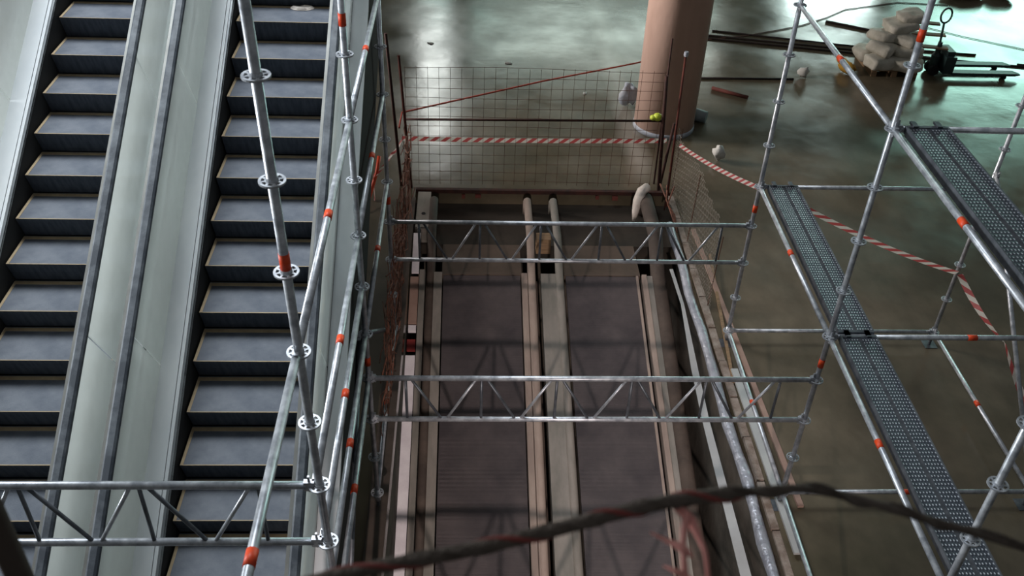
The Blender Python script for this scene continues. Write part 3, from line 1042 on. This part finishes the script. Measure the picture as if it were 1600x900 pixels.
def ribbon(mb, pts, w, up=(0, 0, 1), pitch=0.3, twist=None):
    """band with UVs counted in stripe pitches"""
    pts = [Vector(p) for p in pts]
    o = len(mb.v)
    L = 0
    us = []
    for i, p in enumerate(pts):
        if i:
            L += (p - pts[i - 1]).length
        d = (pts[min(i + 1, len(pts) - 1)] - pts[max(i - 1, 0)]).normalized()
        n = Vector(up)
        n = (n - d * n.dot(d)).normalized()
        if twist:
            n = Matrix.Rotation(twist[i], 3, d) @ n
        mb.v += [tuple(p - n * w / 2), tuple(p + n * w / 2)]
        us.append(L / pitch)
    for i in range(len(pts) - 1):
        a = o + 2 * i
        mb.f.append([a, a + 2, a + 3, a + 1])
        mb.mi.append(0)
        mb.uv[len(mb.f) - 1] = [(us[i], 0), (us[i + 1], 0), (us[i + 1], 1), (us[i], 1)]


def with_uv(o, mb):
    lay = o.data.uv_layers.new(name='UVMap')
    for p in o.data.polygons:
        for li, c in zip(p.loop_indices, mb.uv[p.index]):
            lay.data[li].uv = c
    return o


def tape_band(label, pts, w, pitch, up=(0, 0, 1), sag=0.0, n=14, twist=None):
    P = []
    for a, b in zip(pts[:-1], pts[1:]):
        a, b = Vector(a), Vector(b)
        for i in range(n):
            q = i / n
            P.append(a.lerp(b, q) - Vector((0, 0, sag * 4 * q * (1 - q))))
    P.append(Vector(pts[-1]))
    m = MB()
    ribbon(m, P, w, up, pitch, [twist(i / (len(P) - 1)) for i in range(len(P))] if twist else None)
    o = solo('barrier_tape', m, M['stripe'], label, 'barrier tape')
    with_uv(o, m)
    return o


tape_band('red and white striped tape stretched along the back of the mesh fence', [(-0.98, 12.5, 0.71), (2.92, 12.5, 0.74)], 0.075, 0.158, sag=0.02)
tape_band('striped tape from the fence corner to the far deck post', [(2.96, 11.85, 1.02), (3.13, 8.80, 2.16)], 0.052, 0.18, up=(0.5, 0, 1), sag=0.04)
tape_band('striped tape from behind the far deck to the slender right post', [(3.55, 8.40, 2.15), (5.62, 8.70, 1.12)], 0.07, 0.22, up=(0, -0.4, 1), sag=0.05)
tape_band('limp twisted striped tape from the slender right post down to the right', [(5.66, 8.70, 1.10), (5.80, 7.7, 0.92), (5.74, 6.6, 0.7)], 0.07, 0.22, up=(1, 0, 0.3), sag=0.06, twist=lambda q: 4 * q)
tape_band('loose striped tape end knotted at the fence left end', [(-0.98, 12.45, 0.71), (-1.12, 12.3, 0.55), (-1.38, 12.1, 0.30), (-1.36, 11.9, 0.0)], 0.06, 0.2, up=(0, 1, 0.4), sag=0.03)
m = MB(); m.tube([(-1.30, 12.3, 0.52), (-1.34, 12.15, 0.32), (-1.42, 11.9, 0.12), (-1.47, 11.6, 0.03)], [0.03, 0.025, 0.03, 0.012], 7)
solo('orange_rag', m, M['tape'], 'crumpled orange strip hanging by the far left post', 'rag', smooth=True)
m = MB(); m.tube([(-1.0, 12.35, 0.96), (-1.0, 12.95, 0.90), (1.21, 14.4, 0.78), (2.64, 15.22, 0.715), (2.93, 15.4, 0.70), (3.76, 16.2, 0.53), (4.5, 17.6, 0.155), (4.7, 18.2, 0.02)], 0.013, 6)
solo('red_cord', m, M['cord'], 'taut red cord slanting behind the mesh fence and past the column', 'cord', smooth=True)
m = MB(); m.tube([(4.75, 18.15, 0.012), (5.6, 18.4, 0.012), (6.89, 19.0, 0.012), (7.6, 19.5, 0.012), (8.16, 20.0, 0.012), (9.5, 20.5, 0.012), (10.6, 20.4, 0.012)], 0.010, 5)
solo('cord', m, M['cord_dull'], 'thin brown cord curving over the far floor behind the column', 'cord', smooth=True)
m = MB(); m.tube([(9.3, 19.3, 0.012), (10.2, 18.6, 0.012), (11.2, 18.0, 0.012), (12.4, 17.3, 0.012)], 0.008, 5)
solo('cord', m, M['cord_dull'], 'faint cord on the bright floor behind the pallet jack', 'cord', smooth=True)

# ------------------------------------------------------------------ things on the far floor
BARS = [
    ((3.9, 18.55), (9.2, 17.42), 0.022, 'bar', 'long dark bar on the far floor, passing under the sacks'),
    ((3.9, 18.40), (8.9, 17.30), 0.022, 'bar', 'long dark bar lying just in front of the longest one'),
    ((4.95, 18.62), (8.4, 17.78), 0.018, 'bar', 'dark bar lying just behind the longest ones'),
    ((3.95, 16.30), (6.02, 16.34), 0.020, 'bar', 'single straight dark bar right of the column'),
    ((4.39, 15.86), (4.96, 15.49), 0.035, 'redbar', 'short red brown bar on the floor right of the column'),
    ((8.3, 17.9), (10.05, 17.64), 0.020, 'bar', 'dark bar behind the pallet jack, farthest'),
    ((8.2, 17.6), (11.4, 16.98), 0.020, 'bar', 'dark bar close behind the pallet jack forks'),
    ((10.7, 17.22), (12.6, 16.9), 0.018, 'bar', 'dark bar end right of the pallet jack'),
    ((4.55, 19.45), (4.95, 19.42), 0.014, 'bar', 'short thin bar on the pale floor by the column'),
    ((7.5, 19.25), (9.1, 18.35), 0.026, 'bar', 'dark bar slanting down behind the sacks'),
]
for a, b, r, mm, lb in BARS:
    m = MB(); m.tube([(a[0], a[1], r), (b[0], b[1], r)], r, 7)
    solo('steel_bar', m, M[mm], lb, 'bar', smooth=True)


def lump(name, label, cat, c, s, mm, seed, rz=0.0, tilt=(0, 0), sup=1.0, amp=0.18, nu=14, nv=9):
    rnd = random.Random(seed)
    ph = [rnd.uniform(0, 6.28) for _ in range(6)]
    m = MB()
    rot = Matrix.Rotation(rz, 3, 'Z') @ Matrix.Rotation(tilt[0], 3, 'X') @ Matrix.Rotation(tilt[1], 3, 'Y')

    def sg(v, e):
        return math.copysign(abs(v) ** e, v)
    pts = []
    for j in range(nv + 1):
        f = -PI / 2 + PI * j / nv
        for i in range(nu):
            a = 2 * PI * i / nu
            x = sg(math.cos(f), sup) * sg(math.cos(a), sup)
            y = sg(math.cos(f), sup) * sg(math.sin(a), sup)
            z = sg(math.sin(f), sup)
            k = 1 + amp * (math.sin(3 * x + ph[0]) * math.sin(3 * y + ph[1]) + 0.5 * math.sin(6 * x + 4 * z + ph[2]) + 0.4 * math.sin(7 * y + ph[3]))
            p = rot @ Vector((x * s[0] * k, y * s[1] * k, z * s[2] * k))
            pts.append(p)
    zmin = min(p.z for p in pts)
    base = c[2]
    m.v = [(p.x + c[0], p.y + c[1], p.z - zmin + base) for p in pts]
    for j in range(nv):
        for i in range(nu):
            i2 = (i + 1) % nu
            m.f.append([j * nu + i, j * nu + i2, (j + 1) * nu + i2, (j + 1) * nu + i])
            m.mi.append(0)
    return solo(name, m, M[mm], label, cat, (c[0], c[1], base), True)


# pallet with sacks
t = thing('timber_pallet', 'timber pallet under the pile of white sacks', 'pallet', (8.1, 16.9, 0))
for i in range(5):
    m = MB(); y = 16.56 + 0.20 * i; m.box(7.55, 8.45, y, y + 0.12, 0.11, 0.135); part('board', m, M['wood'], t)
for i in range(3):
    m = MB(); x = 7.56 + 0.39 * i; m.box(x, x + 0.1, 16.56, 17.48, 0.0, 0.11); part('bearer', m, M['wood'], t)
SACKS = [
    (7.66, 16.60, 0.135, 0.30, 0.22, 0.12, 0.5, (0.1, 0.12), 'lowest front sack, with its corner drooping to the floor at left'),
    (8.18, 16.58, 0.135, 0.30, 0.22, 0.12, -0.1, (0, 0), 'lowest front sack at the right, over the dark gap'),
    (7.66, 17.08, 0.135, 0.32, 0.24, 0.12, 0.1, (0, 0), 'bottom left sack of the pile, behind the drooping one'),
    (8.22, 17.08, 0.135, 0.32, 0.24, 0.12, 0.2, (0, 0), 'bottom rear sack at the right of the pile'),
    (7.74, 16.78, 0.33, 0.29, 0.24, 0.11, 0.8, (0.16, 0.12), 'second layer sack at the left with a bright end'),
    (8.20, 16.80, 0.33, 0.28, 0.23, 0.10, 0.1, (0, 0), 'second layer sack at the right, shaded'),
    (7.80, 17.02, 0.50, 0.27, 0.24, 0.10, 0.3, (-0.12, 0.08), 'third layer sack at the left, overhanging'),
    (8.18, 16.90, 0.50, 0.23, 0.20, 0.10, 1.0, (0.15, 0), 'third layer sack in the middle with a folded corner'),
    (8.10, 17.10, 0.67, 0.30, 0.24, 0.10, 0.2, (0.08, -0.12), 'sack just below the topmost one'),
    (8.28, 17.18, 0.83, 0.25, 0.20, 0.10, 0.1, (0.1, -0.08), 'topmost sack of the pile'),
]
for i, (x, y, z, a, b, c, rz, tl, lb) in enumerate(SACKS):
    o = lump('sack', lb + ', pale paper', 'sack', (x, y, z), (a, b, c), 'bag', 20 + i, rz, tl, 0.5, 0.10, 20, 12)
    o['group'] = 'sacks on the pallet'
for i, (a, b, z) in enumerate([((8.30, 17.0), (8.92, 16.9), 0.70), ((8.3, 16.85), (8.95, 16.72), 0.52), ((8.4, 17.2), (8.85, 17.1), 0.84)]):
    m = MB(); m.bar((a[0], a[1], z), (b[0], b[1], z), 0.12, 0.03)
    solo('timber_board', m, M['wood'], ['timber board poking out of the sacks at the right, middle one', 'timber board poking out of the sacks at the right, lowest', 'timber board poking out of the sacks at the right, topmost'][i], 'board')

# pallet jack
JD = Vector((-0.13, 0.0, 0.0))
t = thing('pallet_jack', 'dark pallet jack with upright loop handle on the bright floor', 'pallet jack', (9.1, 16.78, 0))
for y in (16.58, 16.98):
    m = MB()
    m.box(9.2, 10.42, y - 0.08, y + 0.08, 0.08, 0.13)
    m.add([(10.42, y - 0.08, 0.08), (10.42, y + 0.08, 0.08), (10.42, y - 0.08, 0.13), (10.42, y + 0.08, 0.13), (10.55, y - 0.03, 0.08), (10.55, y + 0.03, 0.08), (10.55, y - 0.03, 0.10), (10.55, y + 0.03, 0.10)],
          [(0, 1, 5, 4), (2, 6, 7, 3), (0, 4, 6, 2), (1, 3, 7, 5), (4, 5, 7, 6)])
    part('fork', m, M['jack'], t)
    m = MB(); m.tube([(10.25, y - 0.05, 0.04), (10.25, y + 0.05, 0.04)], 0.04, 12); part('fork_roller', m, M['black'], t)
m = MB(); m.box(9.02, 9.22, 16.52, 17.04, 0.10, 0.42); m.box(9.06, 9.2, 16.6, 16.96, 0.42, 0.50); part('frame', m, M['jack'], t)
m = MB(); m.lathe([(0.09, 0.1), (0.09, 0.36), (0.05, 0.42), (0.04, 0.62)], (8.94, 16.78, 0), 14); part('pump', m, M['jack'], t)
for y in (16.68, 16.88):
    m = MB(); m.tube([(8.92, y - 0.03, 0.10), (8.92, y + 0.03, 0.10)], 0.10, 16); part('steer_wheel', m, M['black'], t)
m = MB(); m.tube([(8.94, 16.78, 0.50), (8.90, 16.80, 0.98)], 0.022, 8); part('handle_shaft', m, M['jack'], t)
m = MB()
loop = [(8.90 + 0.10 * math.sin(a) * 1.0, 16.80, 1.12 - 0.14 * math.cos(a)) for a in [2 * PI * i / 16 for i in range(17)]]
m.tube(loop, 0.018, 8); part('handle_loop', m, M['jack'], t, True)

t.location += JD

lump('rubble_lump', 'white rubble lump right of the dark straight bar', 'rubble', (6.24, 16.49, 0), (0.10, 0.08, 0.09), 'stone', 3, amp=0.3, nu=9, nv=6)
lump('rubble_lump', 'white crumpled lump behind the striped tape near the netting', 'rubble', (3.95, 13.25, 0), (0.12, 0.09, 0.11), 'stone', 5, amp=0.3, nu=9, nv=6)
lump('plastic_bag', 'pale clear plastic bag lying against the left side of the column', 'bag', (2.74, 15.1, 0), (0.13, 0.11, 0.19), 'wrap', 8, amp=0.3)
lump('ochre_strap', 'ochre strap bundle left of the sacks', 'strap', (7.12, 16.75, 0), (0.10, 0.24, 0.10), 'ochre', 9, rz=0.5, amp=0.35, nu=9, nv=6)
m = MB()
m.tube([(3.74, 14.70, 0.11), (4.02, 14.56, 0.10)], [0.115, 0.095], 16)
solo('bucket', m, M['bucket'], 'grey plastic bucket lying on its side right of the column', 'bucket', smooth=True)
for i, (x, y, sx) in enumerate([(11.2, 21.0, 0.5), (12.1, 21.1, 0.35)]):
    lump('sack', ['dim sack at the very top right edge', 'dim bundle right of it at the top right edge'][i], 'sack', (x, y, 0), (sx, 0.3, 0.16), 'bag', 40 + i, amp=0.12)
for i, (x, y) in enumerate([(0.72, 16.85), (-0.75, 17.7), (2.05, 15.6)]):
    lump('paper_scrap', ['white paper scrap on the floor behind the mesh fence', 'tiny pale scrap on the far floor left', 'tiny scrap near the streak left of the column'][i], 'paper', (x, y, 0), (0.08 - 0.02 * i, 0.06, 0.008), 'stone', 50 + i, amp=0.3, nu=7, nv=4)
# rag on the right newel, rag bits
m = MB()
m.tube([(2.66, 12.06, 0.16), (2.60, 11.98, 0.24), (2.53, 11.92, 0.22), (2.47, 11.84, 0.10), (2.44, 11.76, -0.04), (2.42, 11.70, -0.16)], [0.03, 0.07, 0.075, 0.07, 0.05, 0.02], 9)
solo('white_rag', m, M['cloth'], 'white rag draped on the dark walkway handrail end by the netting', 'rag', smooth=True)
for i in range(3):
    m = MB()
    m.tube([(2.80 + 0.06 * i, 12.0 - 0.2 * i, 0.30 + 0.1 * i), (2.86, 11.8 - 0.1 * i, 0.2), (2.90 + 0.03 * i, 11.5, 0.12 - 0.02 * i), (2.93, 11.3 - 0.1 * i, 0.05)], 0.012, 5)
    solo('wire_strand', m, M['rust_wire'], ['upper', 'middle', 'lower'][i] + ' rusty wire strand curling at the rod feet near the rag', 'wire', smooth=True)

# ------------------------------------------------------------------ rope in the foreground


def pt(px, py, dist):      # a place in front of the viewer, measured on the photograph
    c = Vector(((px - 800) / 1491.4, (py - 450) / 1491.4, 1.0)) * dist
    return Vector((sum(A[0][i] * c[i] for i in range(3)), sum(A[1][i] * c[i] for i in range(3)), CAM_Z + sum(A[2][i] * c[i] for i in range(3))))


def spline(pts, n=8):
    out = []
    P = [Vector(p) for p in pts]
    for i in range(len(P) - 1):
        p0, p1, p2, p3 = P[max(i - 1, 0)], P[i], P[i + 1], P[min(i + 2, len(P) - 1)]
        for k in range(n):
            u = k / n
            out.append(0.5 * (2 * p1 + (p2 - p0) * u + (2 * p0 - 5 * p1 + 4 * p2 - p3) * u * u + (3 * p1 - p0 - 3 * p2 + p3) * u ** 3))
    out.append(P[-1])
    return out


t = thing('dusty_rope', 'blurred dusty rope hanging across the bottom of the view with pink tape tied on', 'rope', pt(1040, 790, 1.25).to_tuple())
path = spline([pt(380, 935, 1.3), pt(560, 892, 1.27), pt(720, 862, 1.25), pt(850, 832, 1.24), pt(960, 803, 1.24), pt(1050, 783, 1.25), pt(1150, 771, 1.27), pt(1250, 764, 1.3), pt(1340, 780, 1.34), pt(1430, 806, 1.37), pt(1520, 832, 1.4), pt(1680, 880, 1.45)])
m = MB(); m.tube(path, [0.0095 if i < 48 else 0.0062 for i in range(len(path))], 9); rope = part('rope_core', m, M['rope'], t, True)
for j in range(2):
    m = MB()
    hp = []
    for i, p in enumerate(path):
        a = i * 0.55 + j * PI
        hp.append(p + Vector((0, 0.0075 * math.cos(a), 0.0075 * math.sin(a))))
    m.tube(hp[:50] if j else hp, 0.0042, 6); part('strand', m, M['rope_red'] if j else M['rope'], t, True, 'faded red strand twisted round the rope' if j else None)


def tuft(pts, ws):
    P = spline([pt(*p) for p in pts], 6)
    mb = MB()
    o = 0
    fw = (pt(800, 450, 1) - Vector((0, 0, CAM_Z))).normalized()
    for i, p in enumerate(P):
        q = i / (len(P) - 1) * (len(ws) - 1)
        k = min(int(q), len(ws) - 2)
        w = ws[k] + (ws[k + 1] - ws[k]) * (q - k)
        d = (P[min(i + 1, len(P) - 1)] - P[max(i - 1, 0)]).normalized()
        s = d.cross(fw).normalized()
        mb.v += [tuple(p - s * w / 2), tuple(p + fw * w * 0.25), tuple(p + s * w / 2), tuple(p - fw * w * 0.1)]
    for i in range(len(P) - 1):
        a = 4 * i
        for k in range(4):
            mb.f.append([a + k, a + (k + 1) % 4, a + 4 + (k + 1) % 4, a + 4 + k])
            mb.mi.append(0)
    return mb


for pts, ws in [
    ([(1055, 790, 1.25), (1078, 812, 1.24), (1093, 842, 1.23), (1103, 870, 1.22), (1108, 925, 1.22)], (0.010, 0.015, 0.008, 0.006, 0.006)),
    ([(1016, 832, 1.24), (1045, 846, 1.23), (1068, 858, 1.22), (1082, 871, 1.22)], (0.002, 0.007, 0.013, 0.002)),
    ([(1036, 884, 1.23), (1056, 893, 1.22), (1078, 905, 1.22)], (0.002, 0.008, 0.010)),
    ([(1074, 800, 1.24), (1069, 830, 1.23), (1068, 862, 1.22), (1072, 920, 1.22)], (0.012, 0.010, 0.007, 0.012)),
]:
    part('tape_tuft', tuft(pts, ws), M['pink'], t, True, 'torn faded pink tape tied to the rope')

# repeats of a kind share a group
GROUPS = {'scaffold_standard': 'galvanised scaffold posts', 'scaffold_ledger': 'galvanised scaffold tubes', 'diagonal_brace': 'scaffold braces',
          'lattice_girder': 'lattice girders of the scaffold', 'scaffold_deck': 'perforated scaffold decks', 'steel_bar': 'bars lying on the far floor',
          'steel_rod': 'rusty rods of the mesh fence', 'escalator': 'pair of escalators', 'moving_walkway': 'pair of walkways in the pit',
          'barrier_tape': 'striped barrier tapes', 'foam_strip': 'white foam pieces in the pit gap', 'batten': 'battens along the right pit edge',
          'rubble': 'fragments at the far pit edge', 'wire_strand': 'rusty wire strands', 'timber_board': 'boards poking out of the sacks'}
for o in bpy.data.objects:
    k = o.name.split('.')[0]
    if o.parent is None and k in GROUPS and o.get('label'):
        o['group'] = GROUPS[k]
